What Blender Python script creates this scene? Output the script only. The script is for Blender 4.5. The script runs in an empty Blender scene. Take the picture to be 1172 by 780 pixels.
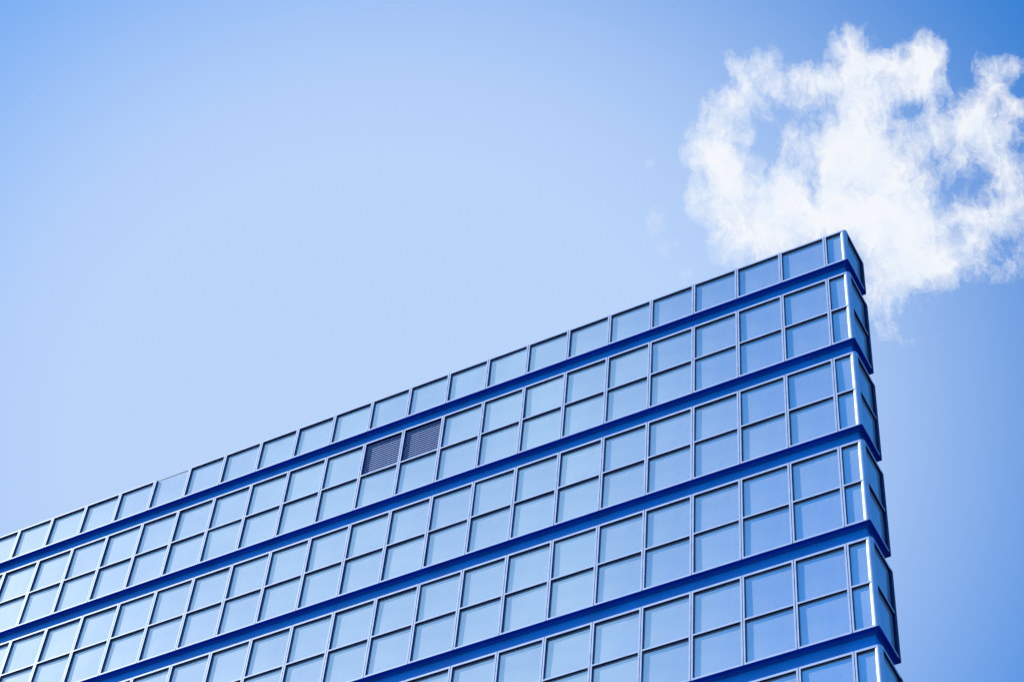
import bpy, math, random
from mathutils import Vector, Euler, Matrix
random.seed(7)
S = bpy.context.scene
COL = S.collection
PI = math.pi

# ------------------------------------------------------------------ camera
CAM_H = 1.65
FY = 54.04                       # height of the upper full storey's head rail above the ground
CAM_LOC = Vector((12.5117, -37.895, FY - 52.3917))
CAM_ROT = Euler((2.458803, -0.070722, 0.485543), 'XYZ')
FOCAL = 2.434027                 # in thousands of pixels of a 1172 px wide frame
cd = bpy.data.cameras.new('camera')
cd.sensor_width = 36.0
cd.lens = FOCAL * 1000 / 1172 * 36
cd.clip_start = 0.1
cd.clip_end = 20000
cam = bpy.data.objects.new('camera', cd)
COL.objects.link(cam)
cam.location = CAM_LOC
cam.rotation_euler = CAM_ROT
S.camera = cam
RM = CAM_ROT.to_matrix()


def project(p):
    d = RM.transposed() @ (Vector(p) - CAM_LOC)
    return 0.5 + FOCAL * 1000 / 1172 * d.x / -d.z, 0.5 - FOCAL * 1000 / 780 * d.y / -d.z


def px_dir(px, py):
    return (RM @ Vector(((px - 586) / 2434.0, -(py - 390) / 2434.0, -1))).normalized()


# ------------------------------------------------------------------ sun and sky
SUN_DIR = Vector((-2.95, -1.0, 2.6)).normalized()
SUN_EL = math.asin(SUN_DIR.z)
SUN_AZ = math.atan2(SUN_DIR.x, SUN_DIR.y)
sd = bpy.data.lights.new('sun', 'SUN')
sd.energy = 5.0
sd.angle = math.radians(0.5)
sd.color = (1.0, 0.95, 0.88)
sun = bpy.data.objects.new('sun', sd)
COL.objects.link(sun)
sun.location = (-120, -70, 160)
sun.rotation_euler = SUN_DIR.to_track_quat('Z', 'Y').to_euler()

W = bpy.data.worlds.new('World')
S.world = W
W.use_nodes = True
nt = W.node_tree
for n in list(nt.nodes):
    nt.nodes.remove(n)


class NT:
    """small helper for writing node trees"""
    def __init__(s, tree):
        s.t = tree

    def new(s, kind, **kw):
        n = s.t.nodes.new(kind)
        for k, v in kw.items():
            setattr(n, k, v)
        return n

    def put(s, sock, v):
        if isinstance(v, bpy.types.NodeSocket):
            s.t.links.new(v, sock)
        elif v is not None:
            sock.default_value = v

    def math(s, op, a, b=None, c=None, clamp=False):
        n = s.new('ShaderNodeMath', operation=op, use_clamp=clamp)
        for i, v in enumerate((a, b, c)):
            if v is not None:
                s.put(n.inputs[i], v)
        return n.outputs[0]

    def vec(s, op, a, b=None, scale=None):
        n = s.new('ShaderNodeVectorMath', operation=op)
        s.put(n.inputs[0], a)
        if b is not None:
            s.put(n.inputs[1], b)
        if scale is not None:
            s.put(n.inputs['Scale'], scale)
        return n.outputs['Value'] if op in ('DOT_PRODUCT', 'LENGTH', 'DISTANCE') else n.outputs['Vector']

    def noise(s, v, scale, detail=4, rough=0.55, dist=0.0, color=False):
        n = s.new('ShaderNodeTexNoise')
        s.put(n.inputs['Vector'], v)
        n.inputs['Scale'].default_value = scale
        n.inputs['Detail'].default_value = detail
        n.inputs['Roughness'].default_value = rough
        n.inputs['Distortion'].default_value = dist
        return n.outputs['Color' if color else 'Fac']

    def smooth(s, v, a, b, c=0.0, d=1.0, kind='SMOOTHSTEP'):
        n = s.new('ShaderNodeMapRange', interpolation_type=kind)
        s.put(n.inputs['Value'], v)
        for i, q in enumerate((a, b, c, d)):
            s.put(n.inputs[1 + i], q)
        return n.outputs['Result']

    def mix(s, f, a, b, blend='MIX'):
        n = s.new('ShaderNodeMix', data_type='RGBA', blend_type=blend)
        s.put(n.inputs['Factor'], f)
        s.put(n.inputs[6], a)
        s.put(n.inputs[7], b)
        return n.outputs[2]

    def comb(s, x, y, z):
        n = s.new('ShaderNodeCombineXYZ')
        for i, v in enumerate((x, y, z)):
            s.put(n.inputs[i], v)
        return n.outputs[0]


N = NT(nt)
tc = N.new('ShaderNodeTexCoord')
DIR = tc.outputs['Generated']
sky = N.new('ShaderNodeTexSky', sky_type='NISHITA')
sky.sun_disc = False
sky.sun_elevation = SUN_EL
sky.sun_rotation = SUN_AZ
sky.altitude = 200
sky.air_density = 1.0
sky.dust_density = 1.6
sky.ozone_density = 2.0
STRENGTH = 0.13
SDOT = N.vec('DOT_PRODUCT', DIR, tuple(SUN_DIR))
# clear air graded to the deep, clean blue of the day; more neutral round the sun
gain = N.mix(N.smooth(SDOT, 0.70, 0.99), (0.26, 1.22, 2.10, 1), (0.55, 0.78, 1.02, 1))
blue = N.mix(1.0, sky.outputs[0], gain, 'MULTIPLY')
# added pale glow in the unseen sky behind the viewer, brightening the glass reflections
back_glow = Vector((-0.58, -0.50, 0.645)).normalized()
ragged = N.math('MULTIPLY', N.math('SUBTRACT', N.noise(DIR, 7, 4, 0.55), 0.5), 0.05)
spread = N.smooth(N.math('ADD', N.vec('DOT_PRODUCT', DIR, tuple(back_glow)), ragged), 0.922, 0.972)
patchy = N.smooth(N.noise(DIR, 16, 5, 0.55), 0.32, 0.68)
glow_col = N.mix(patchy, (0.66 / STRENGTH, 0.71 / STRENGTH, 1.03 / STRENGTH, 1), (0.88 / STRENGTH, 0.88 / STRENGTH, 1.10 / STRENGTH, 1))
clear = N.mix(spread, blue, glow_col)
# pale haze towards the horizon
sepz = N.new('ShaderNodeSeparateXYZ')
N.put(sepz.inputs[0], DIR)
clear = N.mix(N.smooth(sepz.outputs[2], 0.50, 0.02, 0.0, 0.8), clear, (0.20 / STRENGTH, 0.47 / STRENGTH, 0.92 / STRENGTH, 1))

# one broken cloud, fixed in the sky (direction space, about 12 degrees across)
c0 = px_dir(1000, 220)
east = Vector((0, 0, 1)).cross(c0).normalized()
north = c0.cross(east).normalized()
inv = N.math('DIVIDE', 1.0, N.math('MAXIMUM', N.vec('DOT_PRODUCT', DIR, tuple(c0)), 0.05))
U = N.math('MULTIPLY', N.vec('DOT_PRODUCT', DIR, tuple(east)), inv)
V = N.math('MULTIPLY', N.vec('DOT_PRODUCT', DIR, tuple(north)), inv)
UV = N.comb(U, V, 0.0)
front = N.smooth(N.vec('DOT_PRODUCT', DIR, tuple(c0)), 0.3, 0.5)
# pale patch put into the sky colour, imitating the lens's darkening towards the corners
mv = N.new('ShaderNodeMapping', vector_type='TEXTURE')
N.put(mv.inputs['Vector'], UV)
mv.inputs['Location'].default_value = (0.2498, -0.0930, 0)
mv.inputs['Rotation'].default_value = (0, 0, 1.5589)
mv.inputs['Scale'].default_value = (0.3555, 0.4086, 1)
bright_patch = N.math('MULTIPLY', N.smooth(N.vec('LENGTH', mv.outputs[0]), 0.3686, 1.0, 1.0, 0.0), front)
graded = N.mix(bright_patch, clear, (0.490 / STRENGTH, 0.658 / STRENGTH, 0.955 / STRENGTH, 1))

w1 = N.vec('SUBTRACT', N.noise(UV, 45, 3, 0.5, color=True), (0.5, 0.5, 0.5))
w2 = N.vec('SUBTRACT', N.noise(UV, 170, 4, 0.6, color=True), (0.5, 0.5, 0.5))
UVW = N.vec('MULTIPLY', N.vec('ADD', UV, N.vec('ADD', N.vec('SCALE', w1, scale=0.012), N.vec('SCALE', w2, scale=0.007))), (1, 1, 0))


def uv_of(px, py):
    d = px_dir(px, py)
    k = d.dot(c0)
    return d.dot(east) / k, d.dot(north) / k


# billows and wisps of the cloud: (x, y, radius, radius, tilt, density)
BLOBS = [
    (826, 168, 32, 48, 0, .97), (829, 127, 20, 22, 0, .5), (855, 96, 12, 40, -32, .95), (842, 116, 11, 18, -30, .75), (872, 80, 20, 22, 0, .72),
    (887, 101, 9, 20, -28, .7), (922, 82, 22, 16, 0, .66), (941, 94, 22, 18, 0, .8), (913, 114, 11, 22, -35, .55), (903, 92, 16, 10, 0, .4), (926, 120, 20, 16, 0, .4),
    (908, 164, 17, 26, -10, .75), (979, 69, 27, 32, 0, .93), (974, 48, 16, 11, 0, .45), (1020, 72, 32, 18, 0, .75), (1040, 100, 26, 20, 0, .6), (1018, 86, 40, 28, 0, .82),
    (1055, 61, 24, 20, 0, .78), (1063, 78, 20, 30, 0, .88), (1084, 98, 9, 14, 0, .65), (1065, 122, 9, 34, -12, .75),
    (944, 92, 16, 12, 0, .6), (979, 112, 28, 40, 0, .88), (961, 143, 26, 36, 0, .75), (993, 168, 40, 36, 0, .93),
    (1018, 118, 28, 18, 0, .75), (1082, 59, 5, 5, 0, .45), (1153, 71, 18, 12, 0, .72), (1127, 84, 12, 26, -25, .62), (1140, 88, 18, 16, 0, .35),
    (1137, 104, 11, 10, 0, .55), (1112, 131, 24, 26, 0, .9), (1096, 147, 30, 20, 0, .65), (1127, 151, 26, 26, 0, .75),
    (1160, 122, 22, 10, 25, .65), (1150, 143, 22, 24, 0, .65), (1055, 153, 30, 16, 0, .55), (1018, 145, 14, 20, 0, .4),
    (812, 182, 24, 20, 0, .85), (835, 203, 26, 22, 0, .82), (796, 224, 10, 20, 0, .5), (822, 236, 28, 22, 0, .78),
    (876, 242, 50, 42, 0, .97), (897, 214, 20, 28, 0, .85), (884, 272, 48, 32, 0, .95), (827, 276, 16, 20, 0, .4),
    (861, 206, 26, 20, 0, .45), (945, 182, 20, 40, 0, .9), (747, 185, 8, 16, 0, .17), (751, 256, 14, 20, 0, .27),
    (788, 299, 12, 22, 20, .28), (749, 222, 8, 16, 0, .12), (766, 284, 18, 10, -30, .18), (927, 232, 25, 30, 0, .5),
    (963, 211, 46, 52, 0, .98), (1004, 190, 36, 36, 0, .9), (1034, 228, 46, 40, 0, .95), (1055, 273, 52, 36, 0, .98),
    (1014, 275, 42, 42, 0, .93), (963, 252, 42, 24, 0, .97), (1096, 187, 22, 20, 0, .6), (1147, 190, 22, 32, 0, .82),
    (1106, 242, 42, 30, 0, .75), (1153, 228, 26, 26, 0, .7), (1137, 258, 42, 22, 0, .6), (1108, 275, 26, 26, 0, .65),
    (1096, 300, 42, 13, 0, .42), (1160, 290, 17, 14, 0, .35), (1047, 304, 46, 22, 0, .8), (1065, 311, 30, 18, 0, .7),
    (1027, 326, 36, 26, 0, .62), (1010, 348, 26, 28, 0, .38), (1012, 376, 24, 22, 0, .22), (1042, 388, 15, 7, 20, .16),
    (1128, 315, 42, 13, 0, .32), (1083, 324, 20, 12, 0, .35), (1195, 225, 34, 70, 0, .7), (1205, 130, 22, 44, 0, .5),
    (1085, 170, 50, 44, 0, .25), (1050, 330, 60, 34, 0, .14),
]
clear_part = None


def spot(px, py, rx, ry, tilt, lo, prev, r0=0.08, r1=1.72):
    u, v = uv_of(px, py)
    ux, vx = uv_of(px + 10, py)
    a = math.atan2(vx - v, ux - u) + math.radians(tilt)
    mp = N.new('ShaderNodeMapping', vector_type='TEXTURE')
    # the running product rides along in z, so that the billows are worked out one after another
    at = UVW
    if prev is not None:
        ma = N.new('ShaderNodeVectorMath', operation='MULTIPLY_ADD')
        N.put(ma.inputs[0], prev)
        ma.inputs[1].default_value = (0, 0, 1)
        N.put(ma.inputs[2], UVW)
        at = ma.outputs['Vector']
    N.put(mp.inputs['Vector'], at)
    mp.inputs['Location'].default_value = (u, v, 0)
    mp.inputs['Rotation'].default_value = (0, 0, a)
    mp.inputs['Scale'].default_value = (rx / 2434, ry / 2434, 1e5)
    return N.smooth(N.vec('LENGTH', mp.outputs[0]), r0, r1, lo, 1.0)


for bx, by, rx, ry, tilt, wt in BLOBS:
    g = spot(bx, by, rx, ry, tilt, 1 - wt * 0.89, clear_part)
    clear_part = g if clear_part is None else N.math('MULTIPLY', clear_part, g)
total = N.math('SUBTRACT', 1.0, clear_part)
# pockets of clear sky between the billows
for bx, by, rx, ry, wt in [(1041, 126, 17, 11, .55), (1022, 152, 6, 15, .5), (1113, 214, 22, 20, .60), (1064, 193, 20, 13, .5), (1084, 219, 13, 20, .5), (948, 132, 13, 15, .45), (1100, 268, 30, 10, .25), (1141, 215, 10, 18, .3),
                           (928, 207, 9, 30, .55), (798, 202, 9, 12, .4), (870, 156, 20, 34, .55), (1095, 110, 12, 24, .5), (1095, 330, 40, 14, .3), (1034, 62, 10, 8, .3)]:
    total = N.math('MULTIPLY', total, spot(bx, by, rx, ry, 0, 1 - wt, total))
f1 = N.noise(UVW, 42, 7, 0.62)
f2 = N.noise(UVW, 210, 6, 0.70, 0.5)
edge = N.math('ADD', 0.48, N.math('MULTIPLY', N.math('MULTIPLY', total, N.math('SUBTRACT', 1.0, total)), 2.6))
# combed fibres, drawn out along the wind
mf = N.new('ShaderNodeMapping')
N.put(mf.inputs['Vector'], UVW)
mf.inputs['Rotation'].default_value = (0, 0, math.radians(38))
mf.inputs['Scale'].default_value = (1.0, 0.28, 1.0)
f3 = N.noise(mf.outputs[0], 190, 5, 0.65, 0.8)
rip = N.math('ADD', N.math('MULTIPLY', N.math('SUBTRACT', f3, 0.5), 1.1), N.math('ADD', N.math('MULTIPLY', N.math('SUBTRACT', f1, 0.5), 1.5), N.math('MULTIPLY', N.math('SUBTRACT', f2, 0.5), 0.95)))
field = N.math('ADD', N.math('ADD', total, N.math('MULTIPLY', N.math('POWER', total, 5.0), 0.32)), N.math('MULTIPLY', rip, edge))
gate = N.smooth(total, 0.0, 0.25)
dens = N.math('MULTIPLY', N.math('MULTIPLY', N.smooth(field, 0.10, 1.10, kind='LINEAR'), gate), front)
shade = N.smooth(N.noise(UVW, 48, 6, 0.6), 0.35, 0.62)
cloud_col = N.mix(shade, (0.82 / STRENGTH, 0.89 / STRENGTH, 0.98 / STRENGTH, 1), (0.93 / STRENGTH, 0.945 / STRENGTH, 0.985 / STRENGTH, 1))
final = N.mix(N.math('MULTIPLY', dens, 0.97), graded, cloud_col)


def backdrop(col):
    g = N.new('ShaderNodeBackground')
    N.put(g.inputs['Color'], col)
    g.inputs['Strength'].default_value = STRENGTH
    return g.outputs[0]


# the cloud is only worked out in its own part of the sky
near = N.smooth(N.vec('DOT_PRODUCT', DIR, tuple(c0)), 0.9863, 0.9885)
ms = N.new('ShaderNodeMixShader')
N.put(ms.inputs[0], near)
nt.links.new(backdrop(graded), ms.inputs[1])
nt.links.new(backdrop(final), ms.inputs[2])
out = N.new('ShaderNodeOutputWorld')
nt.links.new(ms.outputs[0], out.inputs['Surface'])
W.cycles.sampling_method = 'MANUAL'
W.cycles.sample_map_resolution = 512

S.view_settings.view_transform = 'Standard'
S.view_settings.look = 'None'
S.view_settings.gamma = 1
S.view_settings.exposure = 0.0
S.render.engine = 'CYCLES'


# ------------------------------------------------------------------ materials
def mat(name, col, rough=0.5, metal=0.0, spec=0.5, noise_scale=None, noise_amt=0.0, bump=0.0):
    m = bpy.data.materials.new(name)
    m.use_nodes = True
    M = NT(m.node_tree)
    b = m.node_tree.nodes['Principled BSDF']
    b.inputs['Base Color'].default_value = (*col, 1)
    b.inputs['Roughness'].default_value = rough
    b.inputs['Metallic'].default_value = metal
    b.inputs['Specular IOR Level'].default_value = spec
    if noise_scale:
        t = M.new('ShaderNodeTexCoord')
        f = M.noise(t.outputs['Object'], noise_scale, 5, 0.6)
        lo = tuple(c * (1 - noise_amt) for c in col)
        hi = tuple(min(1, c * (1 + noise_amt)) for c in col)
        M.put(b.inputs['Base Color'], M.mix(M.smooth(f, 0.3, 0.7), (*lo, 1), (*hi, 1)))
        M.put(b.inputs['Roughness'], M.smooth(f, 0.3, 0.7, rough * 0.85, min(1, rough * 1.15)))
        if bump:
            bn = M.new('ShaderNodeBump')
            bn.inputs['Strength'].default_value = bump
            M.put(bn.inputs['Height'], f)
            M.put(b.inputs['Normal'], bn.outputs[0])
    return m


def glass_mat():
    m = bpy.data.materials.new('blue_coated_glass')
    m.use_nodes = True
    t = m.node_tree
    M = NT(t)
    for n in list(t.nodes):
        t.nodes.remove(n)
    tcn = M.new('ShaderNodeTexCoord')
    P = tcn.outputs['Object']
    oi = M.new('ShaderNodeObjectInfo')
    # faint rain streaks and film of dust on the panes, gentle waviness of the toughened glass
    mp = M.new('ShaderNodeMapping')
    M.put(mp.inputs['Vector'], P)
    mp.inputs['Scale'].default_value = (1.6, 1.6, 0.35)
    streak = M.noise(mp.outputs[0], 2.2, 5, 0.62)
    film = M.noise(P, 0.9, 5, 0.6)
    wav = M.noise(P, 0.75, 2, 0.5)
    bn = M.new('ShaderNodeBump')
    bn.inputs['Strength'].default_value = 0.10
    bn.inputs['Distance'].default_value = 0.05
    M.put(bn.inputs['Height'], wav)
    rnd = oi.outputs['Random']
    a = M.new('ShaderNodeBsdfPrincipled')
    a.inputs['Metallic'].default_value = 1.0
    a.inputs['Roughness'].default_value = 0.04
    M.put(a.inputs['Base Color'], M.mix(M.math('ADD', M.math('MULTIPLY', rnd, 0.5), M.smooth(M.noise(P, 0.45, 2, 0.5), 0.3, 0.7, 0.0, 0.5)), (0.39, 0.75, 0.92, 1), (0.46, 0.83, 0.98, 1)))
    M.put(a.inputs['Normal'], bn.outputs[0])
    b = M.new('ShaderNodeBsdfPrincipled')
    b.inputs['Metallic'].default_value = 0.0
    M.put(b.inputs['Base Color'], M.mix(M.smooth(film, 0.3, 0.7), (0.56, 0.62, 0.70, 1), (0.64, 0.69, 0.75, 1)))
    b.inputs['Roughness'].default_value = 0.46
    b.inputs['Specular IOR Level'].default_value = 0.35
    ms = M.new('ShaderNodeMixShader')
    M.put(ms.inputs[0], M.smooth(streak, 0.35, 0.7, 0.46, 0.53))
    t.links.new(a.outputs[0], ms.inputs[1])
    t.links.new(b.outputs[0], ms.inputs[2])
    o = M.new('ShaderNodeOutputMaterial')
    t.links.new(ms.outputs[0], o.inputs[0])
    return m


GLASS = glass_mat()
CAP = mat('anodised_aluminium', (0.66, 0.76, 0.94), 0.5, 0.15, 0.25, 3.0, 0.05)
COVE = mat('mid_shade_cove', (0.001, 0.105, 0.48), 0.5, 0.0, 0.22, 1.3, 0.12)  # middle tone of the overhang's shade, put into the colour
BAR = mat('navy_shade_frame', (0.006, 0.012, 0.09), 0.55, 0.0, 0.3)  # navy stands for shade on the frame returns, put into the colour
POST = mat('polished_corner_metal', (0.62, 0.75, 0.95), 0.40, 0.28, 0.5, 2.0, 0.04)
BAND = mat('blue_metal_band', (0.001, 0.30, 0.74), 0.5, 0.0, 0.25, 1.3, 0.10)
SOFFIT = mat('dark_shade_soffit', (0.001, 0.045, 0.40), 0.5, 0.0, 0.2, 1.3, 0.12)  # darkest tone of the shade painted under the overhang
SLAT = mat('louvre_metal', (0.30, 0.43, 0.70), 0.45, 0.2, 0.4)
CORE = mat('rear_cladding', (0.10, 0.18, 0.36), 0.5, 0.1, 0.5, 0.6, 0.1)
ROOFM = mat('roof_gravel', (0.25, 0.25, 0.25), 0.9, 0, 0.3, 8, 0.2)
GROUND = mat('asphalt', (0.05, 0.05, 0.052), 0.9, 0, 0.3, 3.0, 0.25, 0.2)
PAVE = mat('paving_stone', (0.08, 0.08, 0.08), 0.85, 0, 0.3, 1.2, 0.2, 0.1)


# ------------------------------------------------------------------ mesh helper
class MB:
    def __init__(s):
        s.v, s.f, s.m, s.mats, s.sm = [], [], [], [], []

    def mi(s, m):
        if m not in s.mats:
            s.mats.append(m)
        return s.mats.index(m)

    def quad(s, pts, m, smooth=False):
        i = len(s.v)
        s.v += [tuple(p) for p in pts]
        s.f.append(tuple(range(i, i + len(pts))))
        s.m.append(s.mi(m))
        s.sm.append(smooth)

    def box(s, x0, x1, y0, y1, z0, z1, m, T=None):
        if x1 - x0 < 1e-6 or y1 - y0 < 1e-6 or z1 - z0 < 1e-6:
            return
        p = [(x, y, z) for x in (x0, x1) for y in (y0, y1) for z in (z0, z1)]
        if T:
            p = [T(q) for q in p]
        for q in ((0, 1, 3, 2), (4, 6, 7, 5), (0, 4, 5, 1), (2, 3, 7, 6), (0, 2, 6, 4), (1, 5, 7, 3)):
            s.quad([p[i] for i in q], m)

    def build(s, name, parent=None, loc=(0, 0, 0)):
        me = bpy.data.meshes.new(name)
        L = Vector(loc)
        me.from_pydata([tuple(Vector(v) - L) for v in s.v], [], s.f)
        for m in s.mats:
            me.materials.append(m)
        me.polygons.foreach_set('material_index', s.m)
        me.polygons.foreach_set('use_smooth', s.sm)
        me.validate()
        import bmesh
        bm = bmesh.new()
        bm.from_mesh(me)
        bmesh.ops.remove_doubles(bm, verts=bm.verts, dist=1e-5)
        bmesh.ops.recalc_face_normals(bm, faces=bm.faces)
        for e in bm.edges:
            if len(e.link_faces) == 2 and e.link_faces[0].smooth != e.link_faces[1].smooth:
                e.smooth = False
        bm.to_mesh(me)
        bm.free()
        o = bpy.data.objects.new(name, me)
        COL.objects.link(o)
        o.parent = parent
        o.location = L
        return o


# ------------------------------------------------------------------ setting
def sheet(name, x0, x1, y0, y1, z0, z1, m):
    g = MB()
    g.box(x0, x1, y0, y1, z0, z1, m)
    o = g.build(name)
    o['kind'] = 'structure'
    return o


sheet('ground', -6000, 6000, -6000, 6000, -0.6, 0.0, GROUND)
sheet('pavement', -70, 30, -34, -6.0, -0.05, 0.12, PAVE)

# ------------------------------------------------------------------ the building
P = 1.5                    # width of a bay
C0 = 0.4864 * P            # half bay at the corner
GAP, HU, HL, HR = 0.620, 1.626, 1.601, 1.546
T = GAP + HU + HL
D = 0.073                  # depth of the frames in front of the glass
REC = 0.20                 # depth of the band between storeys
NC = 27                    # whole bays along the long front
XL = -(C0 + NC * P)
SIDE = 1.50                # width of the narrow end
R = 0.105                  # rounded corner
ROOF_Z = FY + GAP + HR
KN = 14                    # full storeys

root = bpy.data.objects.new('office_building', None)
COL.objects.link(root)
root.location = (0, 0, 0)
root['label'] = 'tall glass office building with blue bands between its storeys and a sharp narrow corner'
root['category'] = 'office building'

side_T = lambda q: (-q[1], q[0], q[2])      # a cell drawn on the front turned onto the narrow end


def frame_cell(mb, x0, x1, z0, z1, lw, rw, bw, tw, Tf=None, depth=D, flush=False):
    """ring of four bars: light cover cap in front, dark body behind"""
    j = 0.010
    e = 0.003
    a, b = x0 + j, x1 - j
    cap = 0.014
    wide = rw > 0.1                       # broad far edge of the narrow end, coloured navy to stand for shade
    for n_, (p, q, r, s_) in enumerate(((a, a + lw, z0, z1), (b - rw, b, z0, z1), (a + lw, b - rw, z1 - tw, z1), (a + lw, b - rw, z0, z0 + bw))):
        mb.box(p, q, 0.0, cap, r, s_, BAR if wide and n_ == 1 else CAP, Tf)
    y0, y1 = cap, depth + 0.03
    tw = max(tw, e)
    for (p, q, r, s_) in ((a, a + lw - e, z0 + e, z1 - e), (b - rw + e, b, z0 + e, z1 - e), (a + lw - e, b - rw + e, z1 - tw + e, z1 - e), (a + lw - e, b - rw + e, z0 + e, z0 + bw - e)):
        mb.box(p, q, y0, y1, r, s_, BAR, Tf)


def pane(mb, x0, x1, z0, z1, y, Tf=None):
    t = math.radians(0.25)
    tx, tz = random.gauss(0, t), random.gauss(0, t)
    w, h = x1 - x0, z1 - z0
    pts = [(x0, y + (-w * tx - h * tz) / 2, z0), (x1, y + (w * tx - h * tz) / 2, z0), (x1, y + (w * tx + h * tz) / 2, z1), (x0, y + (-w * tx + h * tz) / 2, z1)]
    back = [(p[0], p[1] + 0.02, p[2]) for p in pts]
    f = (lambda q: q) if Tf is None else Tf
    mb.quad([f(p) for p in pts], GLASS)
    mb.quad([f(p) for p in reversed(back)], GLASS)
    for i in range(4):
        k = (i + 1) % 4
        mb.quad([f(pts[k]), f(pts[i]), f(back[i]), f(back[k])], GLASS)


# list every cell: (x0, x1, z0, z1, bars, side?, kind)
cells = []
LB, RB = 0.048, 0.050


def rows():
    yield 0, FY + GAP, ROOF_Z, 0.065, 0.062
    for k in range(KN):
        t = FY - k * T
        yield 2 * k + 1, t - HU, t, 0.020, 0.072
        yield 2 * k + 2, t - HU - HL, t - HU, 0.060, 0.036


for rn, z0, z1, bw, tw in rows():
    if z0 < 0.3:
        continue
    for i in range(-1, NC):
        if i < 0:
            cells.append((-C0, -R * 0.9, z0, z1, (LB, 0.004, bw, tw), None, 'window', rn, i))
        else:
            kind = 'window'
            if rn == 1 and i in (9, 10):
                kind = 'louvre'
            if rn == 0 and i == 16:
                kind = 'flush'
            cells.append((-(C0 + (i + 1) * P), -(C0 + i * P), z0, z1, (LB, RB, bw, tw), None, kind, rn, i))
    cells.append((R * 0.9, SIDE, z0, z1, (0.004, 0.17, bw, tw), side_T, 'window', rn, -2))


def seen_area(c):
    x0, x1, z0, z1, _, Tf, _, _, _ = c
    f = Tf or (lambda q: q)
    cor = [project(f((x, 0, z))) for x, z in ((x0, z0), (x1, z0), (x1, z1), (x0, z1))]
    ar = abs(sum((cor[i][0] * cor[(i + 1) % 4][1] - cor[(i + 1) % 4][0] * cor[i][1]) for i in range(4))) / 2
    n = 0
    for a in range(7):
        for b in range(7):
            u, v = project(f((x0 + (x1 - x0) * (a + .5) / 7, 0, z0 + (z1 - z0) * (b + .5) / 7)))
            n += 0 <= u <= 1 and 0 <= v <= 1
    return ar * n / 49


wins = sorted([c for c in cells if c[6] in ('window', 'flush')], key=seen_area, reverse=True)
single = set(map(id, wins[:100]))
single |= {id(c) for c in cells if c[6] == 'flush'}

rest_g, rest_f = MB(), MB()
for c in cells:
    x0, x1, z0, z1, (lw, rw, bw, tw), Tf, kind, rn, i = c
    f = Tf or (lambda q: q)
    one = id(c) in single or kind == 'louvre'
    gm = MB() if one else rest_g
    fm = MB() if one else rest_f
    cx, cz = (x0 + x1) / 2, (z0 + z1) / 2
    if kind == 'louvre':
        # open grille: dark lined box, tilted blades well behind the frame
        dep = 0.095
        frame_cell(fm, x0, x1, z0, z1, lw, rw, bw, tw, Tf, dep)
        a, b, lo, hi = x0 + lw, x1 - rw, z0 + bw, z1 - tw
        gm.box(a - 0.01, b + 0.01, dep + 0.07, dep + 0.09, lo - 0.01, hi + 0.01, BAR)
        ns = 15
        st = (hi - lo) / ns
        for k in range(ns):
            zc = lo + (k + 0.5) * st
            yb, yf = dep + 0.055, dep - 0.012
            p = [(a, yf, zc - 0.022), (a, yf, zc - 0.030), (a, yb, zc + 0.024), (a, yb, zc + 0.032)]
            q = [(b, v[1], v[2]) for v in p]
            # front lip, underside coloured dark for its shade, top of each blade
            gm.box(a, b, yf - 0.006, yf, zc - 0.036, zc + 0.006, SLAT)
            gm.quad([p[1], q[1], q[2], p[2]], BAR)
            gm.quad([p[0], p[3], q[3], q[0]], SLAT)
        for xx in (a + (b - a) / 3, a + 2 * (b - a) / 3):
            gm.box(xx - 0.008, xx + 0.008, dep, dep + 0.05, lo, hi, SLAT)
        w = gm.build('louvre_grille', root, (cx, 0, cz))
        fr = fm.build('frame', w)
        fr.location = (-cx, 0, -cz)
        w['label'] = 'dark ventilation grille of thin horizontal blades in place of a pane'
    else:
        if kind == 'flush':
            # bay whose head rail is missing: the pane runs up to the roof edge
            frame_cell(fm, x0, x1, z0, z1 - 0.004, lw, rw, bw, 0.0, Tf)
            fm.box(x0 + 0.062, x1 - 0.064, D - 0.006, D + 0.03, z1 - 0.028, z1 - 0.004, BAR)
            pane(gm, x0 + lw - 0.012, x1 - rw + 0.012, z0 + bw - 0.012, z1 - 0.028, D, Tf)
        else:
            frame_cell(fm, x0, x1, z0, z1, lw, rw, bw, tw, Tf)
            pane(gm, x0 + lw - 0.012, x1 - rw + 0.012, z0 + bw - 0.012, z1 - tw + 0.012, D, Tf)
        if one:
            ctr = Vector(f((cx, 0, cz)))
            w = gm.build('window', root, ctr)
            fr = fm.build('frame', w)
            fr.location = -ctr
            if kind == 'flush':
                w['label'] = 'pane set flush with the front, without the pale rail along its top'
            elif i == -1:
                w['label'] = 'narrow half-width pane beside the rounded corner post'
            elif i == -2:
                w['label'] = 'deep blue pane on the shaded narrow end'
w = rest_g.build('window', root)
w['kind'] = 'stuff'
w['label'] = 'smaller and more distant panes of the front and of the narrow end'
fr = rest_f.build('frame', w)


# corner posts: three-quarter round metal, one per pane height, with a joint between
def post(z0, z1):
    mb = MB()
    n = 28
    a0, a1 = math.radians(-170), math.radians(80)     # angle of the outward normal, 0 = +x
    ring = []
    for k in range(n + 1):
        a = a0 + (a1 - a0) * k / n
        ring.append((-R + R * math.cos(a), R + R * math.sin(a)))
    for k in range(n):
        p, q = ring[k], ring[k + 1]
        mb.quad([(p[0], p[1], z0), (q[0], q[1], z0), (q[0], q[1], z1), (p[0], p[1], z1)], POST, True)
    mb.quad([(p[0], p[1], z1) for p in ring], POST)
    mb.quad([(p[0], p[1], z0) for p in reversed(ring)], POST)
    return mb


for rn, z0, z1, bw, tw in rows():
    if z0 < 0.3 or rn > 14:
        continue
    post(z0 + 0.004, z1 - 0.004).build('corner_post', root)

# bands between the storeys: soffit of the box above, wall set back, ledge of the box below
BK = SIDE - 0.02


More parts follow.
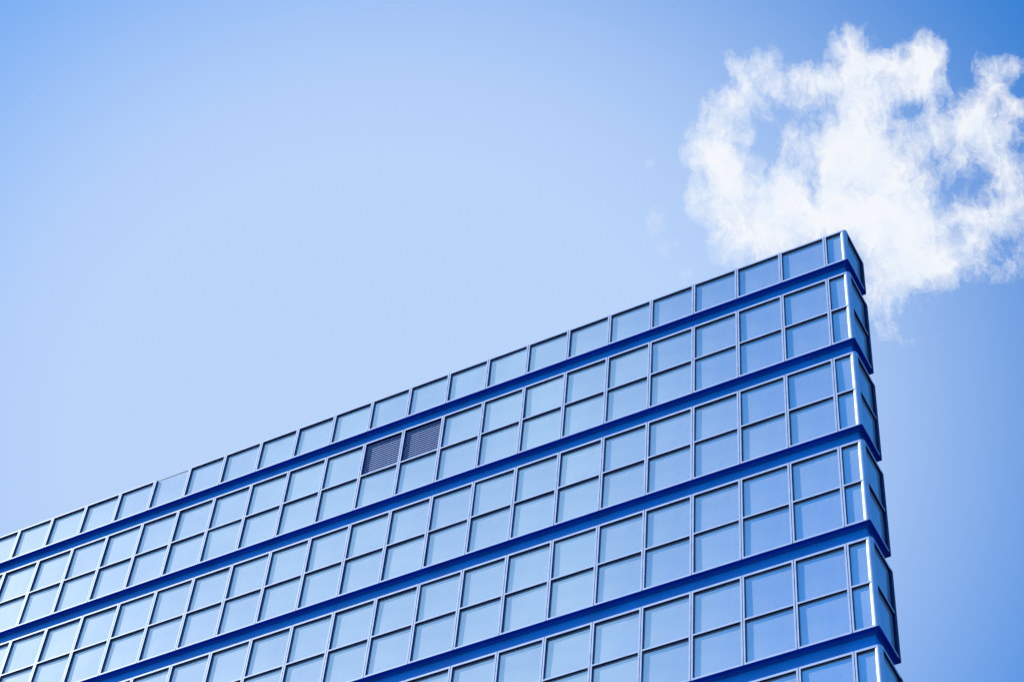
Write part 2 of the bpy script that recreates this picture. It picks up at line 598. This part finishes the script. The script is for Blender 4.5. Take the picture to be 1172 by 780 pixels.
def band(zb, zt):
    """recess from zb (top of the box below) up to zt (underside of the box above)"""
    mb = MB()
    q = 0.08
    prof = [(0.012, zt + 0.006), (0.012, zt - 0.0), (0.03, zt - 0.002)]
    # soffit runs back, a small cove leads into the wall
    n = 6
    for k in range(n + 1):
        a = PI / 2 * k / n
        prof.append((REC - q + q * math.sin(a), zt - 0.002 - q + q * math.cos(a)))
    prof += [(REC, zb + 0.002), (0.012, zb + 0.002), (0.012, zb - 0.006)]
    ring = []
    for y, z in prof:
        ring.append([(XL, y, z), (-y, y, z), (-y, SIDE - 0.012, z), (-max(y, 0.2) - 0.4, SIDE - 0.012 , z)])
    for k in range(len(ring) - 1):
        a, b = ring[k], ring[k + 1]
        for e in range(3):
            mb.quad([a[e], a[e + 1], b[e + 1], b[e]], SOFFIT if k < 3 else (COVE if k < 9 else BAND))  # blues step from dark to light, painting the recess's shade gradient
    return mb


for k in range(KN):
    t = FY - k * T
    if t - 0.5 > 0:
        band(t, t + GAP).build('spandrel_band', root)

# body of the building behind the glazing: inner wall, wedge-shaped plan, roof
body = MB()
plan = [(XL, REC + 0.02), (-REC - 0.02, REC + 0.02), (-REC - 0.02, SIDE - 0.03), (-0.9, SIDE - 0.03), (-14, 16.0), (XL, 16.0)]
zt = ROOF_Z - 0.25
for i in range(len(plan)):
    a, b = plan[i], plan[(i + 1) % len(plan)]
    body.quad([(a[0], a[1], 0), (b[0], b[1], 0), (b[0], b[1], zt), (a[0], a[1], zt)], CORE)
body.build('wall', root)
roof = MB()
roof.quad([(p[0], p[1], zt + 0.003) for p in plan], ROOFM)
roof.build('roof', root)
# back of each storey's box at the narrow end, and the closing panel at the far end of the front
for rn, z0, z1, bw, tw in rows():
    if z0 < 0.3:
        continue
    pn = MB()
    pn.box(-1.1, -0.018, SIDE - 0.010, SIDE + 0.03, z0 + 0.004, z1 - 0.004, BAND)
    pn.build('end_panel', root)
pn = MB()
pn.box(XL - 0.04, XL - 0.002, 0.0, REC + 0.02, 0.0, ROOF_Z - 0.004, BAND)
pn.build('end_panel', root)
